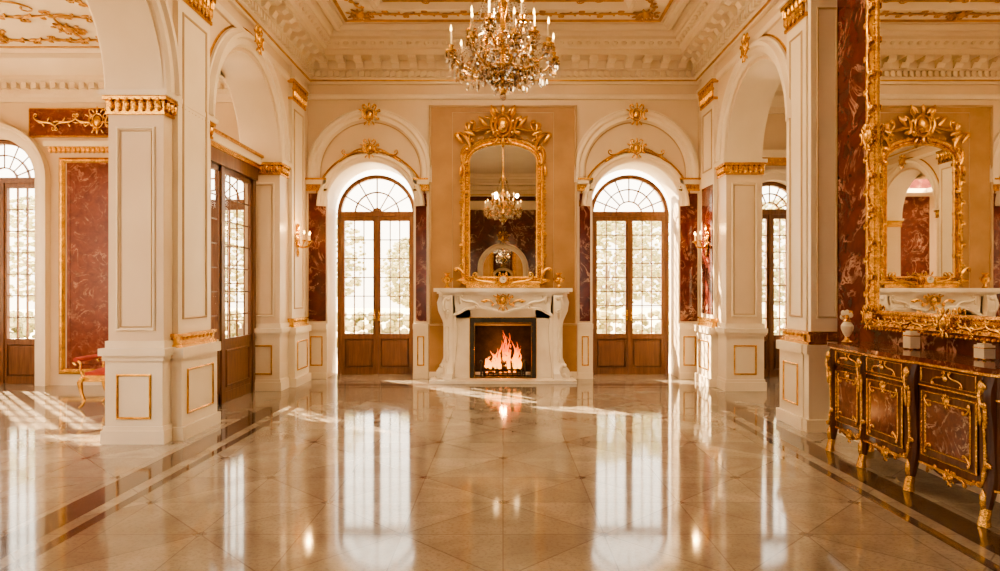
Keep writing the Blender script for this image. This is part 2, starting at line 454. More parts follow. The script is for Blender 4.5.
b.add([(sx0, sy0, ZC+.065), (sx1, sy0, ZC+.065), (sx1, sy1, ZC+.065), (sx0, sy1, ZC+.065)], [(0, 1, 2, 3)], FROST)
b.build('added_skylight')
b = MB([CEILM, IVORY, GOLDP])
ZA = 5.0
b.box(-9.2, -3.87, YR-.3, -1.5, ZA, ZA+.15); b.box(-9.2, -3.87, 4.5, 10.85, ZA, ZA+.15)
b.box(-9.2, -8.2, -1.5, 4.5, ZA, ZA+.15); b.box(-4.8, -3.87, -1.5, 4.5, ZA, ZA+.15)  # unseen gap left open in the aisle ceiling, added for sky light
b.P = lambda u, v, t: (u, v, t)
b.sweep([(-8.95, 4.7), (-3.87, 4.7), (-3.87, 10.5), (-8.95, 10.5)],
        [(0,4.45),(.05,4.45),(.05,4.52),(.1,4.56),(.1,4.64),(.16,4.7),(.26,4.74),(.26,4.8),(.34,4.86),(.4,4.95),(.45,5.0)], IVORY, True)
for i in range(34):
    x = -8.8+i*.15; b.box(x, x+.08, 10.5-.2, 10.5, 4.62, 4.72, IVORY)
b.P = Pceil(ZA)
b.sweep([(-8.3, 5.3), (-4.5, 5.3), (-4.5, 9.8), (-8.3, 9.8)], [(0,0),(0,.03),(.05,.05),(.1,.05),(.12,0)], IVORY, True)
b.sweep([(-8.1, 5.5), (-4.7, 5.5), (-4.7, 9.6), (-8.1, 9.6)], [(0,0),(0,.015),(.03,.02),(.03,0)], GOLDP, True)
for (y, n) in ((9.3, 9), (8.5, 7), (7.6, 7), (6.6, 7)): b.vine(-7.9, -4.9, y, .14, n, GOLDP, .015, .013)
b.vine(5.7, 9.2, -7.7, .14, 9, GOLDP, .015, .013, vert=True); b.vine(5.7, 9.2, -5.1, .14, 9, GOLDP, .015, .013, vert=True)
for p in ((-6.9, 8.9), (-6.3, 8.0), (-5.8, 8.9), (-5.8, 7.2), (-6.8, 7.1)):
    b.cartouche(p[0], p[1], .4, GOLDP, .02); b.curl('S', .9, p[0]*3, p, 1, .014, GOLDP)
b.build('ceiling_aisle')
b = MB([CEILM, IVORY])
b.box(3.87, 6.9, 7.0, 11.76, 5.0, 5.15)
b.sweep([(3.87, 7.15), (6.6, 7.15), (6.6, YB), (3.87, YB)],
        [(0,4.5),(.05,4.5),(.05,4.6),(.1,4.64),(.16,4.7),(.26,4.74),(.26,4.82),(.34,4.9),(.42,5.0)], IVORY, True)
b.build('ceiling_annex')
# main cornice
b = MB([IVORY, TAN, GOLDP])
R = [(XL, YR), (XR, YR), (XR, YB), (XL, YB)]
b.sweep(R, [(0,5.0),(.05,5.0),(.05,5.05),(.10,5.08),(.10,5.19),(.16,5.21),(.16,5.36),(.40,5.37),(.40,5.46),(.44,5.48),(.46,5.53),(.52,5.58),(.52,5.63),(.56,5.65),(.62,5.76)], IVORY, True)
b.sweep(R, [(0,4.74),(.03,4.75),(.045,4.78),(.045,4.82),(0,4.84)], IVORY, True)
b.sweep(R, [(.045,5.04),(.07,5.04),(.07,5.07),(.045,5.07)], GOLDP, True)
x = XL+.1
while x < XR-.1:
    b.box(x, x+.055, YB-.155, YB-.09, 5.095, 5.19, IVORY); x += .105
y = 3.6
while y < YB-.1:
    for sg in (-1, 1): b.box(min(sg*3.175, sg*3.24), max(sg*3.175, sg*3.24), y, y+.055, 5.095, 5.19, IVORY)
    y += .105
def modil(P):
    b.P = P
    b.prism([(.15, 5.365), (.385, 5.365), (.385, 5.31), (.33, 5.27), (.25, 5.29), (.20, 5.22), (.15, 5.22)], -.065, .065, IVORY)
for k in range(21):
    x = -3.0+k*.3; modil(lambda u, v, t, x=x: (x+t, YB-u, v))
for k in range(25):
    y = 3.7+k*.3
    modil(lambda u, v, t, y=y: (XL+u, y+t, v)); modil(lambda u, v, t, y=y: (XR-u, y+t, v))
b.P = lambda u, v, t: (u, v, t)
for k in range(44):
    b.ell((-3.15+k*.1465, YB-.47, 5.54), (.05, .035, .045), IVORY, 0, 6, 4)
for k in range(52):
    for sg in (-1, 1): b.ell((sg*(3.33-.47), 3.7+k*.1465, 5.54), (.035, .05, .045), IVORY, 0, 6, 4)
b.build('cornice')

# ------------------------------------------------------------------ doors / windows
def arched_window(name, P, cu, hw, z0, sp, door=True, cols=3, rows=7, style=0, base=.72):
    b = MB([WOOD, GLASS, GOLD, IVORY], P); fw = .065
    b.sweep(archpath(cu, hw, z0, sp), [(0,-.05),(0,.05),(-.02,.06),(-fw,.04),(-fw,-.05),(0,-.05)], WOOD)
    b.box(cu-hw+fw, cu+hw-fw, sp-.04, sp+.045, -.045, .06, WOOD)
    ri = hw-fw
    if style == 0:
        for r in (.36*ri, .70*ri):
            b.sweep(arc(cu, sp, r, 20), [(-.01,-.02),(-.01,.02),(.01,.02),(.01,-.02),(-.01,-.02)], WOOD)
        for i in range(1, 8):
            a = pi*i/8; r0 = .36*ri
            b.tube([(cu+r0*cos(a), sp+r0*sin(a), 0), (cu+ri*cos(a), sp+ri*sin(a), 0)], .012, WOOD, 4)
    else:
        b.sweep(arc(cu, sp, .62*ri, 20), [(-.012,-.02),(-.012,.02),(.012,.02),(.012,-.02),(-.012,-.02)], WOOD)
        for i in (1, 2, 3, 4, 5):
            a = pi*i/6
            b.tube([(cu+.0*cos(a), sp+.0, 0), (cu+ri*cos(a), sp+ri*sin(a), 0)], .012, WOOD, 4)
        b.ell((cu, sp+.03, 0), (.1, .1, .03), WOOD)
    for sg in (-1, 1):
        a, c = (cu-hw+fw, cu-.004) if sg < 0 else (cu+.004, cu+hw-fw)
        st = .06
        b.box(a, a+st, z0, sp-.04, -.03, .035, WOOD); b.box(c-st, c, z0, sp-.04, -.03, .035, WOOD)
        zb = z0+base
        b.box(a+st, c-st, z0, z0+.12, -.03, .035, WOOD); b.box(a+st, c-st, sp-.12, sp-.04, -.03, .035, WOOD)
        b.box(a+st, c-st, zb-.09, zb, -.03, .035, WOOD)
        b.box(a+st, c-st, z0+.12, zb-.09, -.015, .01, WOOD)
        b.prism([(a+st+.03, z0+.15), (c-st-.03, z0+.15), (c-st-.03, zb-.12), (a+st+.03, zb-.12)], .01, .03, WOOD)
        b.rectframe(a+st+.005, c-st-.005, z0+.125, zb-.095, .015, .02, WOOD, .01)
        u0, u1, v0, v1 = a+st, c-st, zb, sp-.12
        for i in range(1, cols): u = u0+(u1-u0)*i/cols; b.box(u-.008, u+.008, v0, v1, -.015, .02, WOOD)
        for i in range(1, rows): v = v0+(v1-v0)*i/rows; b.box(u0, u1, v-.008, v+.008, -.015, .02, WOOD)
        if door:
            hx = c-.035 if sg < 0 else a+.035
            b.box(hx-.015, hx+.015, z0+.95, z0+1.15, .035, .045, GOLD)
            b.tube([(hx, z0+1.05, .04), (hx, z0+1.05, .08), (hx+sg*.09, z0+1.05, .085)], .009, GOLD)
    b.box(cu-.025, cu+.025, z0, sp, .03, .055, WOOD)
    pl = archpath(cu, hw-.03, z0+base, sp); b.add([(u, v, 0) for u, v in pl], [tuple(range(len(pl)))], GLASS)
    return b.build(name)
arched_window('door_1', Pfront(11.92), -2.25, .70, 0, 2.85, style=1, rows=6)
arched_window('door_2', Pfront(11.92), 2.25, .70, 0, 2.85, style=0, rows=8)
arched_window('window_1', Pfront(10.7), -8.0, .65, 0, 3.25, False)
arched_window('window_2', Pfront(10.7), -4.62, .62, 0, 2.9, False)
arched_window('window_3', Pfront(YB+.2), 4.62, .52, 0, 2.85, False)
for i, y in enumerate((8.6, 5.4, 2.2)):
    arched_window('window_%d' % (4+i), Pleft(-9.05), y, 1.0, .05, 3.1, False, cols=2, rows=5)
arched_window('window_7', Pright(6.75), 9.3, .9, .05, 3.0, False)  # unseen side window, added to light the annex
for i, x in enumerate((-2.25, 2.25)):
    arched_window('window_%d' % (8+i), lambda u, v, t: (u, YR-.15+t, v), x, .75, 0, 2.92, False)  # unseen windows behind the camera, added to let in more light
arched_window('window_10', lambda u, v, t: (u, YR-.15+t, v), -6.3, 1.1, 0, 2.9, False)  # unseen too, added for light in the aisle

# glazed screen in the far left arch
b = MB([WOOD, GLASS, GOLD, IVORY], Pleft(-3.72))
y0, y1 = 7.62, 9.93
for u in (y0, (y0+y1)/2-.05, y1-.1): b.box(u, u+.1, 0, 3.25, -.04, .04, WOOD)
b.box(y0, y1, 3.13, 3.3, -.05, .07, WOOD); b.box(y0, y1, 3.3, 3.36, -.08, .10, GOLD)
b.box(y0, y1, 3.36, 3.46, -.1, .13, IVORY); b.box(y0, y1, 3.46, 3.5, -.1, .16, GOLD)
for k in range(2):
    a = y0+.1 if k == 0 else (y0+y1)/2+.05; c = (y0+y1)/2-.05 if k == 0 else y1-.1
    for (p, q) in ((a, c),):
        b.box(p, p+.06, 0, 3.13, -.02, .02, WOOD); b.box(q-.06, q, 0, 3.13, -.02, .02, WOOD)
        b.box(p, q, 0, .14, -.02, .02, WOOD); b.box(p, q, .75, .85, -.02, .02, WOOD); b.box(p, q, 3.05, 3.13, -.02, .02, WOOD)
        b.box(p, q, .14, .75, -.01, .01, WOOD); b.rectframe(p+.09, q-.09, .2, .7, .03, .02, WOOD, .01)
        for j in (1, 2, 3): u = p+(q-p)*j/4; b.box(u-.007, u+.007, .85, 3.05, -.008, .008, WOOD)
        for r in range(1, 7): z = .85+2.2*r/7; b.box(p+.06, q-.06, z-.008, z+.008, -.008, .008, WOOD)
b.add([(y0, .85, 0), (y1, .85, 0), (y1, 3.1, 0), (y0, 3.1, 0)], [(0,1,2,3)], GLASS)
b.build('door_3')

# ------------------------------------------------------------------ back wall trim
def back_trim():
    b = MB([IVORY, CREAM, GOLD, REDM, TAN], Pfront(YB))
    for sg in (-1, 1):
        c = sg*2.25
        prof = [(-.12,0),(-.12,.05),(-.09,.09),(-.03,.09),(0,.13),(.05,.13),(.08,.08),(.10,.08),(.10,0)]
        b.sweep(archpath(c, .98, 3.32, 3.5), prof, IVORY)
        b.sweep(archpath(c, .845, 3.32, 3.5), [(0,0),(0,.02),(.012,.03),(.024,.02),(.024,0)], TAN)
        b.sweep(arc(c, 2.92, .75), [(0,-.02),(0,.05),(.03,.08),(.08,.08),(.10,.12),(.14,.12),(.17,.05),(.17,0)], IVORY)
        b.sweep(arc(c, 2.92, .935), [(0,0),(0,.03),(.015,.04),(.025,.03),(.025,0)], GOLD)
        b.cartouche(c, 4.45, .38, GOLD, .15); b.cartouche(c, 3.88, .34, GOLD, .14)
        b.prism([(c-.10, 4.64), (c+.10, 4.64), (c+.065, 4.34), (c-.065, 4.34)], 0, .13, IVORY)
        for q in (-1, 1):
            b.curl('S', .34, -q*.6, (c+q*.27, 3.83), q, .014, GOLD, .11)
            b.leaf((c+q*.38, 3.78), .2, .05, (pi if q < 0 else 0)-q*.7, GOLD, .10)
        for (a0, a1) in ((sg*2.98, sg*3.33), (sg*1.26, sg*1.52)):
            a, d = min(a0, a1), max(a0, a1)
            big = (a1 == sg*3.33)
            b.box(a, d, 0, .10, 0, .12, IVORY); b.box(a, d, .10, .84, 0, .09, IVORY); b.box(a, d, .84, .93, 0, .13, IVORY)
            b.rectframe(a+.07, d-.07, .22, .72, .02, .015, GOLD, .09)
            e = .03 if big else .04
            b.box(a, d, .93, 3.18, 0, .03, IVORY)
            b.box(a+e, d-e, .97, 3.14, .03, .045, REDM)
            b.box(a-.0, d, 3.18, 3.21, 0, .08, GOLD); b.box(a, d, 3.21, 3.29, 0, .06, GOLD); b.box(a, d, 3.29, 3.36, 0, .12, IVORY); b.box(a, d, 3.36, 3.39, 0, .14, GOLD)
            for k in range(int((d-a)/.06)):
                b.leaf((a+.03+k*.06, 3.21), .08, .04, pi/2, GOLD, .065)
    b.build('trim_1')
back_trim()
b = MB([OCHRE, IVORY, GOLD, TAN], Pfront(YB))
b.box(-1.25, 1.25, 0, 4.62, 0, .10, OCHRE)
b.box(-1.25, 1.25, 0, .12, .10, .13, IVORY)
b.rectframe(-1.25, 1.25, .9, 4.62, .04, .03, TAN, .10)
b.rectframe(-.86, .86, 1.0, 4.5, .012, .01, TAN, .10)
b.build('chimney_breast')

# ------------------------------------------------------------------ piers, pilasters
def pedestal(b, x0, x1, y0, y1, h=.93):
    b.P = lambda u, v, t: (u, v, t)
    b.box(x0-.03, x1+.03, y0-.03, y1+.03, 0, .13, IVORY)
    b.box(x0, x1, y0, y1, .13, h-.12, IVORY)
    b.box(x0-.015, x1+.015, y0-.015, y1+.015, .13, .17, IVORY)
    b.box(x0-.02, x1+.02, y0-.02, y1+.02, h-.12, h-.07, IVORY)
    b.box(x0-.045, x1+.045, y0-.045, y1+.045, h-.07, h, IVORY)
def capital(b, x0, x1, y0, y1, z0, z1):
    b.P = lambda u, v, t: (u, v, t); H = z1-z0
    b.box(x0-.02, x1+.02, y0-.02, y1+.02, z0, z0+.12*H, GOLD)
    b.box(x0-.012, x1+.012, y0-.012, y1+.012, z0+.12*H, z0+.62*H, GOLD)
    b.box(x0-.04, x1+.04, y0-.04, y1+.04, z0+.62*H, z0+.78*H, GOLD)
    b.box(x0-.06, x1+.06, y0-.06, y1+.06, z0+.78*H, z1, IVORY)
    for (P, a, c) in ((Pfront(y0-.012), x0, x1), (Pleft(x1+.012), y0, y1), (Pright(x0-.012), y0, y1)):
        b.P = P; n = max(2, int((c-a)/.075)); w = (c-a)/n
        for k in range(n):
            b.leaf((a+w*(k+.5), z0+.1*H), .55*H, w*.75, pi/2, GOLD, .008)
            b.ell((a+w*(k+.5), z0+.62*H, .025), (w*.3, w*.25, .02), GOLD, 0, 6, 4)
    b.P = lambda u, v, t: (u, v, t)
def pier(name, x0, x1, y0, y1):
    b = MB([IVORY, CREAM, GOLD, TAN])
    pedestal(b, x0-.01, x1+.01, y0-.04, y1+.04)
    capital(b, x0, x1, y0, y1, 3.22, 3.45)
    b.box(x0-.02, x1+.02, y0-.025, y1+.025, .93, 1.0, IVORY)
    b.P = Pfront(y0); a, c = x0, x1
    b.rectframe(a+.08, c-.08, 1.1, 3.1, .025, .02, IVORY); b.rectframe(a+.115, c-.115, 1.135, 3.065, .01, .008, TAN)
    b.P = Pfront(y0-.04); b.rectframe(a+.10, c-.10, .24, .68, .022, .015, GOLD)
    return b.build(name)
pier('column', -3.87, XL, 6.54, 7.6)
pier('column', -3.87, XL, 9.95, 10.3)
pier('column', -3.87, XL, 3.07, 4.2)
pier('column', XR, 3.87, 9.95, 10.3)
def pilaster(name, side, y0, y1, proj=.055, red=False, top=5.0, capz=(4.46, 4.80)):
    b = MB([IVORY, CREAM, GOLD, TAN, REDM])
    xf = 3.33-proj
    def bx(u0, u1, d0, v0, v1, m=IVORY):
        xa = side*(3.33); xb = side*(3.33-d0); b.box(min(xa, xb), max(xa, xb), u0, u1, v0, v1, m)
    b.P = lambda u, v, t: (u, v, t)
    bx(y0, y1, proj, .9, top)
    bx(y0-.08, y1+.08, proj+.09, 0, .13); bx(y0-.05, y1+.05, proj+.06, .13, .82); bx(y0-.08, y1+.08, proj+.09, .82, .92)
    bx(y0-.05, y1+.05, proj+.055, .92, .95, GOLD); bx(y0-.03, y1+.03, proj+.035, .95, 1.03, GOLD); bx(y0-.05, y1+.05, proj+.055, 1.03, 1.06, GOLD)
    z0, z1 = capz; H = z1-z0
    bx(y0-.02, y1+.02, proj+.02, z0, z0+.04, GOLD)
    bx(y0-.05, y1+.05, proj+.05, z1-.08, z1-.03, GOLD); bx(y0-.07, y1+.07, proj+.07, z1-.03, z1, IVORY)
    P = Pleft(-xf) if side < 0 else Pright(xf)
    b.P = P; n = max(3, int((y1-y0)/.09)); w = (y1-y0)/n
    for k in range(n):
        b.leaf((y0+w*(k+.5), z0+.02), .16, w*.8, pi/2, GOLD, .018)
        b.leaf((y0+w*(k+.5), z0+.10), .16, w*.6, pi/2, GOLD, .032)
        b.ell((y0+w*(k+.5), z0+.15, .04), (w*.3, .02, .02), GOLD, 0, 6, 4)
    for k in (0, 1): b.curl('C', .14, pi/2, ((y0, y1)[k], z1-.13), 1, .017, GOLD, .03)
    m = .09
    if red: b.box(y0+.06, y1-.06, 1.12, 3.15, 0, .012, REDM); b.rectframe(y0+m, y1-m, 3.4, z0-.12, .025, .015, TAN)
    else: b.rectframe(y0+m, y1-m, 1.2, z0-.12, .025, .015, TAN)
    b.P = Pleft(-xf+.06) if side < 0 else Pright(xf-.06)
    b.rectframe(y0+.06, y1-.06, .24, .70, .022, .015, GOLD)
    b.P = P
    for k in range(n): b.leaf((y0+w*(k+.5), .99), .06, .05, pi/2, GOLD, .035)
    return b.build(name)
pilaster('pilaster', -1, 6.72, 7.45)
pilaster('pilaster', -1, 10.35, 11.0)
pilaster('pilaster', 1, 7.2, 7.7)
pilaster('pilaster', 1, 10.35, 11.0, red=True)
pilaster('pilaster', -1, 3.3, 4.0)
b = MB([IVORY, CREAM, GOLD, TAN])
b.box(3.27, 3.60, 7.08, 7.15, 0, 4.78, IVORY)
b.box(3.2, 3.62, 7.02, 7.15, 0, .13); b.box(3.23, 3.61, 7.04, 7.15, .13, .82); b.box(3.2, 3.62, 7.02, 7.15, .82, .92)
b.box(3.22, 3.61, 7.03, 7.15, .92, .95, GOLD); b.box(3.25, 3.6, 7.05, 7.15, .95, 1.03, GOLD); b.box(3.22, 3.61, 7.03, 7.15, 1.03, 1.06, GOLD)
b.P = Pfront(7.08); b.rectframe(3.33, 3.55, 1.2, 4.5, .02, .015, TAN)
b.build('pilaster')
# arcade archivolts
b = MB([IVORY, GOLD, TAN])
AP = [(0,-.02),(0,.03),(.03,.06),(.10,.06),(.12,.10),(.17,.10),(.19,.04),(.22,.04),(.22,0)]
for c, hw in LA:
    b.P = Pleft(XL); b.sweep(arc(c, 3.45, hw-.0), AP, IVORY); b.sweep(arc(c, 3.45, hw+.235), [(0,0),(0,.02),(.02,.02),(.02,0)], GOLD)
    b.cartouche(c, 3.45+hw+.16, .36, GOLD, .12)
    b.P = lambda u, v, t: (XL-TH-t, u, v); b.sweep(arc(c, 3.45, hw), AP, IVORY)
b.P = Pright(XR); b.sweep(arc(8.85, 3.45, 1.1), AP, IVORY); b.sweep(arc(8.85, 3.45, 1.335), [(0,0),(0,.02),(.02,.02),(.02,0)], GOLD)
b.cartouche(8.85, 3.45+1.26, .36, GOLD, .12)
b.build('trim_2')
b = MB([IVORY, GOLD, REDM, TAN], Pright(3.55))
b.box(YR, 7.0, 0, .22, 0, .05, IVORY); b.box(YR, 7.0, .22, .26, 0, .035, IVORY)
b.build('baseboard_right')
b = MB([IVORY, GOLD], Pleft(XL))
b.box(YR, .7, 0, .2, 0, .04)
b.build('baseboard_left')
b = MB([IVORY, GOLD, MIRROR, CREAM], lambda u, v, t: (u, YR+t, v))
b.sweep(archpath(0, .75, 1.2, 2.3), [(0,0),(0,.05),(.04,.08),(.12,.08),(.16,.04),(.2,.04),(.2,0)], IVORY)
b.box(-1.0, 1.0, 1.05, 1.2, 0, .2, IVORY)
pp = archpath(0, .75, 1.2, 2.3); b.prism(pp, 0, .02, MIRROR)
b.box(-1.3, 1.3, 0, 1.05, 0, .12, CREAM)
b.box(-3.3, 3.3, 4.5, 4.8, 0, .1, IVORY)
b.cartouche(0, 3.45, .5, GOLD, .05)
b.build('arched_mirror')

# ------------------------------------------------------------------ fireplace
Y0 = 11.26
b = MB([MARBW, GOLD, BLACK, BRICK, IVORY], Pfront(Y0))
b.box(-1.18, 1.18, 0, .05, 0, .62, MARBW)
for sg in (-1, 1):
    a, c = sorted((sg*.54, sg*.95)); b.box(a, c, .05, 1.2, 0, .28, MARBW)
b.box(-.95, .95, 1.04, 1.3, 0, .28, MARBW)
b.box(-.54, .54, .05, 1.04, 0, .012, BRICK)
for sg in (-1, 1):
    a, c = sorted((sg*.47, sg*.54)); b.box(a, c, .05, 1.04, .012, .31, BLACK)
b.box(-.47, .47, .96, 1.04, .012, .31, BLACK); b.box(-.47, .47, .05, .07, .012, .31, BLACK)
b.rectframe(-.55, .55, .045, 1.05, .012, .012, GOLD, .31)
b.rectframe(-.475, .475, .07, .965, .006, .006, GOLD, .31)
low = [(-.98, 1.12), (-.85, 1.05), (-.72, 1.10), (-.60, 1.17), (-.35, 1.20), (-.18, 1.16), (0, 1.10), (.18, 1.16), (.35, 1.20), (.60, 1.17), (.72, 1.10), (.85, 1.05), (.98, 1.12)]
b.prism(low+[(1.0, 1.42), (-1.0, 1.42)], .1, .36, MARBW)
b.sweep(low, [(0,.36),(0,.385),(.03,.385),(.045,.36)], MARBW)
def shelf(z0, z1, w, t):
    b.P = lambda u, v, tt: (u, Y0-v, tt)
    pts = [(-w, 0), (w, 0), (w, t*.85), (w*.93, t), (w*.75, t*.97), (w*.5, t*.86), (w*.25, t*.9), (0, t*.97), (-w*.25, t*.9), (-w*.5, t*.86), (-w*.75, t*.97), (-w*.93, t), (-w, t*.85)]
    b.prism(pts, z0, z1, MARBW); b.P = Pfront(Y0)
shelf(1.40, 1.44, 1.05, .42); shelf(1.44, 1.47, 1.08, .46); shelf(1.47, 1.53, 1.13, .50)
for sg in (-1, 1):
    outer = [(1.04, 1.42), (1.08, 1.30), (1.06, 1.16), (.99, 1.0), (.94, .8), (.93, .6), (.97, .4), (1.04, .25), (1.09, .18), (1.09, .05)]
    inner = [(.80, .05), (.80, .18), (.79, .3), (.765, .5), (.75, .7), (.75, .9), (.77, 1.05), (.78, 1.2), (.80, 1.42)]
    poly = [(sg*u, v) for u, v in outer+inner]
    b.prism(poly, .05, .36, MARBW)
    b.P = lambda u, v, t, sg=sg: (sg*(.78+t), Y0-u, v)
    prof = [(.30, .05), (.50, .05), (.50, .14), (.46, .2), (.42, .3), (.395, .5), (.39, .7), (.40, .9), (.43, 1.05), (.48, 1.18), (.49, 1.3), (.46, 1.42), (.30, 1.42)]
    b.prism(prof, .035, .19, MARBW)
    b.P = Pfront(Y0)
    u0 = sg*.91
    b.curl('C', .26, pi/2, (u0+sg*.05, 1.26), sg, .025, MARBW, .485)
    b.curl('C', .20, pi/2, (u0+sg*.03, .2), -sg, .025, MARBW, .49)
    b.leaf((u0, 1.0), .32, .10, pi/2, MARBW, .42); b.leaf((u0, .3), .3, .08, pi/2, MARBW, .41)
    b.tube([(u0, .35, .42), (u0, .6, .40), (u0, .9, .41)], .03, MARBW, 8)
    b.curl('S', .3, 0, (sg*.55, 1.31), sg, .022, MARBW, .375)
    b.leaf((sg*.70, 1.25), .18, .06, pi/2, MARBW, .37)
    b.curl('C', .18, sg*.4, (sg*.22, 1.33), -1, .014, GOLD, .385)
    b.leaf((sg*.24, 1.32), .14, .04, 0 if sg > 0 else pi, GOLD, .38)
b.cartouche(0, 1.33, .34, GOLD, .40)
b.build('fireplace')
b = MB([BLACK, LOG, FIRE, EMBER])
yc = 11.08
for x in (-.3, 0, .3): b.tube([(x, yc-.12, .16), (x, yc+.12, .16)], .012, BLACK)
for sg in (-1, 1):
    b.tube([(sg*.3, yc-.12, .16), (sg*.3, yc-.12, .075)], .012, BLACK); b.tube([(sg*.3, yc+.12, .16), (sg*.3, yc+.12, .075)], .012, BLACK)
    b.tube([(sg*.36, yc-.10, .075), (sg*.36, yc-.10, .30)], .014, BLACK); b.ell((sg*.36, yc-.10, .32), (.03, .03, .03), BLACK)
b.tube([(-.36, yc-.10, .13), (.36, yc-.10, .13)], .01, BLACK)
for k in range(9): b.tube([(-.32+k*.08, yc-.10, .09), (-.32+k*.08, yc-.10, .2)], .007, BLACK)
for (p, q, r) in (((-.32, yc-.05, .2), (.28, yc, .21), .05), ((-.25, yc+.06, .2), (.33, yc+.05, .2), .05), ((-.2, yc-.02, .29), (.2, yc+.05, .28), .045), ((-.05, yc-.06, .30), (.3, yc+.04, .24), .035)):
    b.tube([p, tuple((p[i]+q[i])/2+.01 for i in range(3)), q], [r, r*1.05, r*.9], LOG, 9)
for k in range(26): b.ell((random.uniform(-.3, .3), yc+random.uniform(-.1, .1), .13+random.random()*.03), (.03, .025, .02), EMBER if k % 2 else LOG, 0, 6, 4)
for k in range(34):
    x = random.uniform(-.27, .29); h = (.20+.42*random.random())*(1.08-abs(x-.05)*2.4); y = yc+random.uniform(-.08, .06)
    ph = random.random()*6; pts = []; rr = []
    for i in range(11):
        q = i/10; pts.append((x+.045*sin(ph+q*6)*q, y, .20+h*q)); rr.append(.038*(sin(pi*min(1, q*.8+.2))**.8)*(1-q*.85)+.001)
    b.tube(pts, rr, FIRE, 7)
b.build('log_fire')
l = bpy.data.lights.new('fire_glow', 'POINT'); l.energy = 16; l.color = (1, .45, .15); l.shadow_soft_size = .06
o = bpy.data.objects.new('fire_light', l); o.location = (0, yc-.05, .5); sc.collection.objects.link(o)

# ------------------------------------------------------------------ overmantel mirror
def beads(b, path, sp, r, m, t, closed=True):
    P = path+[path[0]] if closed else path
    for i in range(len(P)-1):
        (x0, y0), (x1, y1) = P[i], P[i+1]; L = sqrt((x1-x0)**2+(y1-y0)**2); n = max(1, int(L/sp))
        for k in range(n): b.ell((x0+(x1-x0)*k/n, y0+(y1-y0)*k/n, t), (r, r, r), m, 0, 6, 4)
b = MB([GOLD, MIRROR], Pfront(Y0))
w = .565; zb = 1.72; zs = 3.62
top = [(w*cos(a), zs+.06+.27*sin(a)) for a in [pi*i/20 for i in range(21)]]
path = [(-w, zb), (w, zb), (w, zs), ]+[(x, z) for x, z in top[0:]]+[(-w, zs)]
b.prism(path, .01, .03, MIRROR)
b.sweep(path, [(.01,.0),(.01,.04),(-.015,.05),(-.03,.03),(-.05,.03),(-.07,.07),(-.10,.08),(-.12,.07),(-.13,.04),(-.13,0)], GOLD, True)
off = lambda r: [(x*(1+r/w), z+(r if z > 3 else -r)) for x, z in path]
beads(b, off(.035), .045, .012, GOLD, .045); beads(b, off(.135), .055, .017, GOLD, .05)
for sg in (-1, 1):
    b.vine(1.9, 3.5, sg*(w+.09), .06, 9, GOLD, .085, .012, vert=True)
    b.curl('C', .36, sg*pi*.30, (sg*.60, 4.03), -1, .026, GOLD, .09)
    b.curl('S', .46, -sg*.35, (sg*.36, 4.19), sg, .026, GOLD, .10)
    b.curl('S', .30, -sg*.9, (sg*.52, 4.16), -sg, .020, GOLD, .10)
    b.curl('C', .30, pi/2, (sg*.69, 3.75), sg, .022, GOLD, .09)
    b.leaf((sg*.66, 3.95), .24, .07, pi/2-sg*.7, GOLD, .09); b.leaf((sg*.25, 4.22), .26, .08, pi/2-sg*.7, GOLD, .10)
    b.leaf((sg*.45, 4.08), .24, .07, pi/2-sg*1.2, GOLD, .10); b.leaf((sg*.55, 4.12), .2, .06, pi/2-sg*.2, GOLD, .10)
    b.leaf((sg*.70, 3.6), .2, .06, -pi/2+sg*.1, GOLD, .08); b.leaf((sg*.12, 4.4), .22, .07, pi/2-sg*.4, GOLD, .12)
    b.curl('C', .26, pi/2-sg*.5, (sg*.67, 1.78), -sg, .022, GOLD, .09); b.leaf((sg*.6, 1.66), .2, .06, pi if sg < 0 else 0, GOLD, .08)
    b.curl('S', .4, 0, (sg*.3, 1.64), sg, .018, GOLD, .08)
b.cartouche(0, 4.25, .66, GOLD, .11); b.cartouche(0, 1.66, .24, GOLD, .09)
b.box(-.62, .62, 1.532, 1.60, .0, .08, GOLD)
b.build('overmantel_mirror')

def urn(name, x, y, z):
    b = MB([GOLD, MARBW])
    b.lathe([(.045,0),(.05,.01),(.03,.03),(.018,.06),(.03,.08),(.055,.11),(.06,.15),(.045,.18),(.03,.19),(.04,.2)], (x, y, z), GOLD)
    for k in range(7):
        a = 2*pi*k/7; b.tube([(x, y, z+.19), (x+.03*cos(a), y+.03*sin(a), z+.24), (x+.055*cos(a), y+.055*sin(a), z+.25)], [.01, .014, .004], GOLD)
    for sg in (-1, 1): b.tube([(x+sg*.05, y, z+.15), (x+sg*.09, y, z+.17), (x+sg*.08, y, z+.12), (x+sg*.05, y, z+.1)], .007, GOLD)
    return b.build(name)
urn('mantel_urn', -.92, 10.98, 1.531); urn('mantel_urn', .92, 10.98, 1.531)
b = MB([GOLD, MARBW, BLACK])
b.box(-.12, .12, 10.93, 11.03, 1.531, 1.57, GOLD); b.lathe([(.065, -.03), (.075, -.02), (.075, .02), (.06, .03)], (0, 10.98, 1.67), GOLD, 20, 1)
b.lathe([(.055, 0), (.055, .005)], (0, 10.945, 1.67), MARBW, 20, 1)
b.tube([(0, 10.938, 1.67), (0, 10.938, 1.71)], .004, BLACK); b.tube([(0, 10.938, 1.67), (.03, 10.938, 1.68)], .004, BLACK)
b.P = Pfront(10.98)
for sg in (-1, 1): b.curl('C', .14, pi/2, (sg*.1, 1.62), -sg, .012, GOLD, 0); b.leaf((sg*.03, 1.74), .08, .03, pi/2-sg*.5, GOLD, 0)
b.build('mantel_clock')

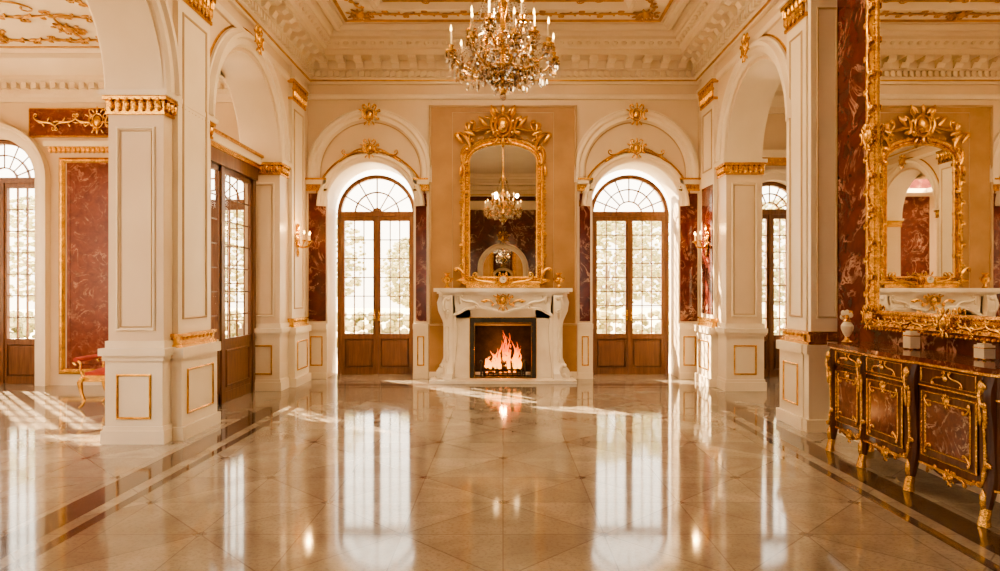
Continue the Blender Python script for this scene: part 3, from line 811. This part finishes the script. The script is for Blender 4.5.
# ------------------------------------------------------------------ sconces
def sconce(name, side, y, z):
    x0 = 3.33-.055
    P = Pleft(-x0) if side < 0 else Pright(x0)
    b = MB([GOLD, CANDLE, CFLAME], P)
    b.ell((y, z, .02), (.05, .15, .018), GOLD, 0, 10, 6); b.cartouche(y, z+.02, .26, GOLD, .03)
    b.leaf((y, z+.12), .16, .07, pi/2, GOLD, .03); b.leaf((y, z-.12), .14, .05, -pi/2, GOLD, .03)
    for d in (-.14, 0, .14):
        out = .17 if d else .22
        b.tube([(y, z-.05, .03), (y+d*.4, z-.11, .08), (y+d*.9, z-.09, out*.85), (y+d, z-.02, out)], [.014, .011, .011, .012], GOLD)
        b.tube([(y+d, z-.03, out), (y+d, z-.015, out), (y+d, z+.0, out)], [.012, .035, .038], GOLD, 10)
        b.tube([(y+d, z, out), (y+d, z+.09, out)], .011, CANDLE, 8)
        b.tube([(y+d, z+.092, out), (y+d, z+.115, out), (y+d, z+.155, out)], [.004, .016, .001], CFLAME, 8)
    ob = b.build(name)
    l = bpy.data.lights.new('sconce_lamp', 'POINT'); l.energy = 12; l.color = (1, .58, .22); l.shadow_soft_size = .03
    o = bpy.data.objects.new('lamp', l); p = P(y, z+.2, .2); o.location = p; sc.collection.objects.link(o); o.parent = ob
sconce('wall_sconce', -1, 10.55, 2.28); sconce('wall_sconce', 1, 10.62, 2.28)

# ------------------------------------------------------------------ chandelier
def chandelier(name, cx, cy, dz=0., ztop=ZC):
    b = MB([GOLD, CANDLE, CFLAME, CRYSTAL], lambda u, v, t: (cx+u, cy+v, t+dz))
    b.lathe([(.10, 0), (.09, -.03), (.04, -.06), (.015, -.09)], (0, 0, ztop-dz), GOLD)
    z = 4.6
    while z < ztop-dz-.05:
        b.ell((0, 0, z), (.012, .02, .03), GOLD, (int(z*20) % 2)*pi/2, 6, 4); z += .05
    b.lathe([(.01, 3.18), (.03, 3.20), (.045, 3.24), (.02, 3.28), (.03, 3.33), (.07, 3.38), (.085, 3.42), (.05, 3.47), (.025, 3.52), (.03, 3.58), (.055, 3.64), (.06, 3.70), (.03, 3.76), (.02, 3.84), (.04, 3.9), (.045, 3.97), (.02, 4.03), (.018, 4.2), (.04, 4.27), (.05, 4.33), (.02, 4.38), (.012, 4.62)], (0, 0, 0), GOLD, 14)
    def drop(x, y, z, s=1.): b.ell((x, y, z-.022*s), (.011*s, .011*s, .024*s), CRYSTAL, 0, 4, 3)
    def chain(p, q, sag, n, s=.8):
        for i in range(n+1):
            u = i/n; x = p[0]+(q[0]-p[0])*u; y = p[1]+(q[1]-p[1])*u; z = p[2]+(q[2]-p[2])*u-sag*4*u*(1-u)
            b.ell((x, y, z), (.0095*s, .0095*s, .0095*s), CRYSTAL, 0, 5, 3)
    def tier(n, R, zc, z0, ph, ch):
        tips = []
        for k in range(n):
            a = ph+2*pi*k/n; c, s_ = cos(a), sin(a)
            prof = [(.03, z0), (.25*R, z0-.07), (.55*R, z0-.10), (.85*R, zc-.10), (R, zc-.02), (R, zc)]
            pts = []
            for i in range(len(prof)-1):
                for j in range(3):
                    q = j/3; pts.append(((prof[i][0]*(1-q)+prof[i+1][0]*q)*c, (prof[i][0]*(1-q)+prof[i+1][0]*q)*s_, prof[i][1]*(1-q)+prof[i+1][1]*q))
            pts.append((R*c, R*s_, zc)); b.tube(pts, .009, GOLD, 6)
            b.tube([(.5*R*c, .5*R*s_, z0-.1), (.42*R*c, .42*R*s_, z0-.02), (.55*R*c, .55*R*s_, z0+.02), (.62*R*c, .62*R*s_, z0-.03)], .006, GOLD, 5)
            b.lathe([(.012, -.02), (.045, 0), (.05, .012), (.015, .015), (.02, .04), (.024, .055)], (R*c, R*s_, zc), GOLD, 10)
            b.lathe([(.010, .05), (.010, ch)], (R*c, R*s_, zc), CANDLE, 8)
            b.lathe([(.003, ch), (.010, ch+.02), (.006, ch+.04), (.001, ch+.06)], (R*c, R*s_, zc), CFLAME, 8)
            for j in range(7):
                q = 2*pi*j/7; drop(R*c+.045*cos(q), R*s_+.045*sin(q), zc-.005, 1.2); drop(R*c+.03*cos(q+.4), R*s_+.03*sin(q+.4), zc-.05, 1.2)
            drop(R*c, R*s_, zc-.06, 2.4)
            for fr in (.3, .45, .6, .72, .85): drop(fr*R*c, fr*R*s_, z0-.11, 1.6)
            tips.append((R*c, R*s_, zc))
        for k in range(n):
            p, q = tips[k], tips[(k+1) % n]; chain(p, q, .07, 14); chain(p, q, .12, 16)
            chain(p, (.04*cos(ph+2*pi*k/n), .04*sin(ph+2*pi*k/n), z0+.5), .10, 20)
            mx = [(p[i]+q[i])/2 for i in range(3)]; drop(mx[0], mx[1], mx[2]-.07, 1.6); drop(mx[0], mx[1], mx[2]-.12, 2.)
    tier(8, .45, 3.52, 3.46, .2, .17); tier(6, .27, 3.72, 3.66, .1, .16)
    for rr, zz, n in ((.09, 3.42, 12), (.16, 3.40, 16), (.12, 3.34, 14), (.07, 3.28, 10), (.24, 3.44, 22), (.20, 3.38, 18), (.30, 3.46, 26), (.06, 3.7, 8), (.14, 3.6, 14), (.07, 4.3, 10), (.1, 4.24, 10)):
        for k in range(n):
            a = 2*pi*k/n; drop(rr*cos(a), rr*sin(a), zz, 1.6)
        b.tube([(rr*cos(2*pi*k/24), rr*sin(2*pi*k/24), zz+.005) for k in range(25)], .004, GOLD, 4)
    for k in range(10):
        a = 2*pi*k/10; chain((.09*cos(a), .09*sin(a), 4.3), (.24*cos(a), .24*sin(a), 3.78), .02, 20)
        chain((.24*cos(a), .24*sin(a), 3.44), (.03*cos(a), .03*sin(a), 3.24), .04, 12)
    b.ell((0, 0, 3.165), (.03, .03, .035), CRYSTAL, 0, 10, 7)
    ob = b.build(name, ang=20)
    for k in range(3):
        a = 2*pi*k/3
        l = bpy.data.lights.new('chandelier_lamp', 'POINT'); l.energy = 14; l.color = (1, .66, .34); l.shadow_soft_size = .04
        o = bpy.data.objects.new('lamp_%d' % k, l); o.location = (cx+.35*cos(a), cy+.35*sin(a), 3.86+dz); sc.collection.objects.link(o); o.parent = ob
chandelier('chandelier', 0, 5.74)

# ------------------------------------------------------------------ console table + mirror
b = MB([GOLD, BROWNM, MAHOG, MARBW], lambda u, v, t: (3.50-t, u, v))
ya, yb2 = 4.16, 6.27; D = .42
def plan(z0, z1, e, m):
    b.P = lambda u, v, t: (3.50-v, u, t)
    pts = [(ya-e, 0), (ya-e, D-.04+e), (ya+.06, D+e), (4.95, D+e), (5.02, D+.04+e), (5.62, D+.04+e), (5.69, D+e), (yb2-.06, D+e), (yb2+e, D-.04+e), (yb2+e, 0)]
    b.prism(pts, z0, z1, m)
    b.P = lambda u, v, t: (3.50-t, u, v)
plan(.975, 1.01, .05, BROWNM); plan(.955, .975, .03, GOLD); plan(.81, .955, 0, MAHOG); plan(.80, .81, .008, GOLD)
plan(.24, .80, -.01, MAHOG); plan(.225, .24, .004, GOLD)
bays = [(4.33, 4.91), (5.07, 5.57), (5.73, 6.17)]
for i, (a, c) in enumerate(bays):
    f = D-.01+(.04 if i == 1 else 0)
    b.box(a, c, .30, .76, f, f+.010, MAHOG); b.rectframe(a, c, .29, .77, .014, .018, GOLD, f)
    b.box(a+.055, c-.055, .355, .705, f+.010, f+.014, BROWNM)
    b.rectframe(a+.05, c-.05, .35, .71, .012, .012, GOLD, f+.010)
    for q in (-1, 1):
        for r in (-1, 1):
            cu = (a+c)/2+q*((c-a)/2-.075); cv = .53+r*.155
            b.curl('C', .09, q*r*pi/4, (cu, cv), r, .008, GOLD, f+.02)
    b.cartouche((a+c)/2, .725, .10, GOLD, f+.02)
    f2 = D+(.04 if i == 1 else 0)
    b.rectframe(a, c, .825, .94, .010, .010, GOLD, f2)
    b.curl('S', .14, 0, ((a+c)/2-.09, .882), 1, .007, GOLD, f2+.008); b.curl('S', .14, 0, ((a+c)/2+.09, .882), -1, .007, GOLD, f2+.008)
    b.ell(((a+c)/2, .882, f2+.015), (.025, .02, .015), GOLD)
    b.vine(a+.04, c-.04, .215, .03, 5, GOLD, f-.005, .008)
    b.prism([(a, .24), (c, .24), ((a+c)/2+.12, .19), ((a+c)/2, .16), ((a+c)/2-.12, .19)], f-.03, f-.005, MAHOG)
    b.cartouche((a+c)/2, .195, .12, GOLD, f)
for (yy, tt) in ((4.235, D-.01), (4.99, D+.01), (5.65, D+.01), (6.23, D-.01), (4.23, .05), (6.21, .05)):
    b.tube([(yy, .955, tt-.02), (yy, .86, tt+.01), (yy, .76, tt+.01), (yy, .6, tt-.01), (yy, .42, tt-.02), (yy, .28, tt-.01), (yy, .15, tt+.01), (yy, .06, tt+.025), (yy, .0, tt+.03)],
           [.05, .052, .05, .042, .04, .045, .034, .022, .03], MAHOG, 10)
    b.ell((yy, .88, tt+.05), (.03, .05, .022), GOLD, 0, 8, 6); b.curl('C', .14, pi/2, (yy, .83), 1, .014, GOLD, tt+.062)
    b.leaf((yy-.022, .62), .20, .035, pi/2, GOLD, tt+.04); b.leaf((yy+.022, .62), .20, .035, pi/2, GOLD, tt+.04)
    b.tube([(yy, .66, tt+.035), (yy, .5, tt+.026), (yy, .38, tt+.026)], .011, GOLD, 6)
    b.curl('S', .16, pi/2, (yy, .32), 1, .013, GOLD, tt+.035)
    b.leaf((yy, .08), .16, .05, pi/2, GOLD, tt+.035)
    b.tube([(yy, .11, tt+.018), (yy, .05, tt+.03), (yy, .0, tt+.035)], [.030, .032, .04], GOLD, 10)
b.P = lambda u, v, t: (3.50-u, ya-t+.01, v)
b.box(.09, .33, .34, .74, 0, .01, BROWNM); b.rectframe(.08, .34, .33, .75, .012, .016, GOLD); b.rectframe(.06, .38, .83, .94, .008, .018, GOLD)
b.build('console_table')

b = MB([GOLD, MIRROR, GOLDP], Pright(3.55))
u0, u1, v0, v1 = 4.20, 6.24, 1.30, 4.5
R2 = [(u0, v0), (u1, v0), (u1, v1), (u0, v1)]
b.prism(R2, .02, .04, MIRROR)
b.sweep(R2, [(.01,.0),(.01,.05),(-.015,.06),(-.03,.035),(-.06,.04),(-.10,.08),(-.13,.085),(-.15,.06),(-.17,.05),(-.17,0)], GOLD, True)
def offr(r): return [(u0-r, v0-r), (u1+r, v0-r), (u1+r, v1+r), (u0-r, v1+r)]
beads(b, offr(.022), .04, .011, GOLD, .06); beads(b, offr(.165), .055, .018, GOLD, .05)
for e in (u0-.09, u1+.09): b.vine(v0, v1, e, .07, 20, GOLD, .085, .012, vert=True)
b.vine(u0, u1, v0-.09, .07, 14, GOLD, .08, .012); b.vine(u0, u1, v1+.09, .07, 14, GOLD, .08, .012)
for (x, y) in ((u0-.07, v0-.06), (u1+.07, v0-.06), (u0-.07, v1+.07), (u1+.07, v1+.07), ((u0+u1)/2, v0-.06), (u1+.09, 2.95), (u0-.09, 2.95)): b.cartouche(x, y, .24, GOLD, .10)
b.build('wall_mirror')
b = MB([ALAB, GOLD])
cx_, cy_ = 3.17, 6.14
b.lathe([(.045,0),(.05,.015),(.028,.03),(.018,.06)], (cx_, cy_, 1.01), GOLD)
b.lathe([(.018,.06),(.035,.09),(.052,.13),(.054,.16),(.035,.19),(.026,.20)], (cx_, cy_, 1.01), ALAB)
b.lathe([(.028,.198),(.036,.21),(.03,.22),(.012,.225)], (cx_, cy_, 1.01), GOLD)
for k in range(9):
    a = 2*pi*k/9; r = .03+.02*(k % 2); b.ell((cx_+r*cos(a), cy_+r*sin(a), 1.25+.02*(k % 3)), (.02, .02, .025), ALAB if k % 2 else GOLD)
b.ell((cx_, cy_, 1.27), (.03, .03, .05), ALAB)
b.build('porcelain_vase')
def casket(name, x, y, w, d, h):
    b = MB([ALAB, GOLD]); z = 1.01
    b.box(x-w/2, x+w/2, y-d/2, y+d/2, z+.012, z+h*.7, ALAB); b.box(x-w/2-.004, x+w/2+.004, y-d/2-.004, y+d/2+.004, z+h*.68, z+h*.74, GOLD)
    b.prism([(x-w/2, y-d/2), (x+w/2, y-d/2), (x+w/2, y+d/2), (x-w/2, y+d/2)], z+h*.74, z+h*.86, ALAB)
    b.box(x-w*.35, x+w*.35, y-d*.35, y+d*.35, z+h*.86, z+h*.95, ALAB); b.ell((x, y, z+h), (.012, .012, .014), GOLD)
    for i in (-1, 1):
        for j in (-1, 1): b.ell((x+i*(w/2-.012), y+j*(d/2-.012), z+.01), (.012, .012, .0105), GOLD)
    b.build(name)
casket('jewellery_casket', 3.37, 5.50, .08, .10, .16); casket('jewellery_casket', 3.38, 4.68, .08, .10, .12)

# ------------------------------------------------------------------ bench in the aisle
b = MB([GOLD, VELVET])
X0, X1, Ya, Yb_ = -5.32, -4.6, 8.4, 8.95
b.box(X0+.02, X1-.02, Ya+.02, Yb_-.02, .34, .42, GOLD)
b.ell(((X0+X1)/2, (Ya+Yb_)/2, .44), ((X1-X0)/2, (Yb_-Ya)/2, .075), VELVET, 0, 20, 10)
b.box(X0+.03, X1-.03, Ya+.03, Yb_-.03, .40, .46, VELVET)
for x, sx in ((X0, -1), (X1, 1)):
    for y in (Ya+.03, Yb_-.03):
        b.tube([(x-sx*.02, y, .40), (x+sx*.03, y, .33), (x+sx*.01, y, .2), (x-sx*.03, y, .1), (x+sx*.01, y, .03), (x+sx*.04, y, .012)], [.035, .035, .022, .018, .018, .012], GOLD, 8)
        b.tube([(x-sx*.02, y, .40), (x+sx*.03, y, .48), (x+sx*.02, y, .56), (x+sx*.07, y, .62), (x+sx*.11, y, .58), (x+sx*.08, y, .55)], [.02, .018, .018, .02, .02, .018], GOLD, 8)
    b.tube([(x+sx*.07, Ya, .62), (x+sx*.07, Yb_, .62)], .03, VELVET, 10)
b.build('upholstered_bench')

# ------------------------------------------------------------------ outdoors
b = MB([GRAVEL]); b.box(-40, 40, -15, 60, -.3, -.13); b.build('garden_ground')
def tree(name, x, y, h, r):
    b = MB([BARK, LEAF]); b.tube([(x, y, -.14), (x+.05, y, h*.3), (x, y, h*.6)], [.12, .09, .05], BARK, 8)
    for k in range(5):
        a = 2*pi*k/5; b.tube([(x, y, h*.35), (x+r*.5*cos(a), y+r*.5*sin(a), h*.6)], [.05, .02], BARK, 5)
    for k in range(900):
        a = random.random()*2*pi; q = random.random()**.4; zz = random.uniform(-1, 1)
        rr = r*q*sqrt(max(0, 1-zz*zz)); s = random.uniform(.05, .16)
        b.ell((x+rr*cos(a), y+rr*sin(a), h*.6+zz*h*.36), (s, s*.6, s*.5), LEAF, random.random()*3, 5, 3)
    b.build(name)
for i, (x, y, h, r) in enumerate([(-5.9, 21, 4.2, 1.6), (-3.4, 25, 3.6, 1.2), (-9.5, 22, 4.5, 2.0), (3.1, 20, 3.8, 1.5), (5.4, 22, 4.2, 1.8), (8.5, 20, 4.4, 2.0), (-13.5, 20, 4.5, 2.1), (12, 24, 4.5, 2.1)]):
    tree('garden_tree', x, y, h, r)
b = MB([LEAF])
for k in range(2600):
    b.ell((random.uniform(-18, 16), 17.5+random.uniform(-.35, .35), random.uniform(-.1, .9)), (.13, .1, .09), LEAF, random.random()*3, 5, 3)
b.build('garden_hedge')

# ------------------------------------------------------------------ light
w = bpy.data.worlds.new('sky'); sc.world = w; w.use_nodes = True; nt = w.node_tree
for n in list(nt.nodes): nt.nodes.remove(n)
out = nt.nodes.new('ShaderNodeOutputWorld'); bg = nt.nodes.new('ShaderNodeBackground')
tc = nt.nodes.new('ShaderNodeTexCoord'); sx = nt.nodes.new('ShaderNodeSeparateXYZ'); nt.links.new(tc.outputs['Generated'], sx.inputs[0])
col = RAMP(nt, sx.outputs[2], [(0, (1, .85, .64)), (.15, (1, .90, .74)), (.6, (1, .90, .76)), (1, (.98, .90, .78))])
nt.links.new(col, bg.inputs[0]); bg.inputs[1].default_value = 7.0; nt.links.new(bg.outputs[0], out.inputs[0])
s = bpy.data.lights.new('sun', 'SUN'); s.energy = 55; s.color = (1, .79, .52); s.angle = radians(.8)
so = bpy.data.objects.new('sun', s); sc.collection.objects.link(so)
d = Vector((.64, -.68, -.60)); so.rotation_euler = d.to_track_quat('-Z', 'Y').to_euler(); so.location = (-12, 20, 14)

cam = bpy.data.cameras.new('camera'); co = bpy.data.objects.new('camera', cam); sc.collection.objects.link(co)
co.location = (0, 0, 1.5); co.rotation_euler = (pi/2, 0, 0); cam.sensor_width = 36; cam.lens = 24
cam.shift_y = .0045; cam.shift_x = -.003; cam.clip_start = .05
sc.camera = co
sc.view_settings.view_transform = 'AgX'
try: sc.view_settings.look = 'AgX - Medium High Contrast'
except Exception as e: print(e)
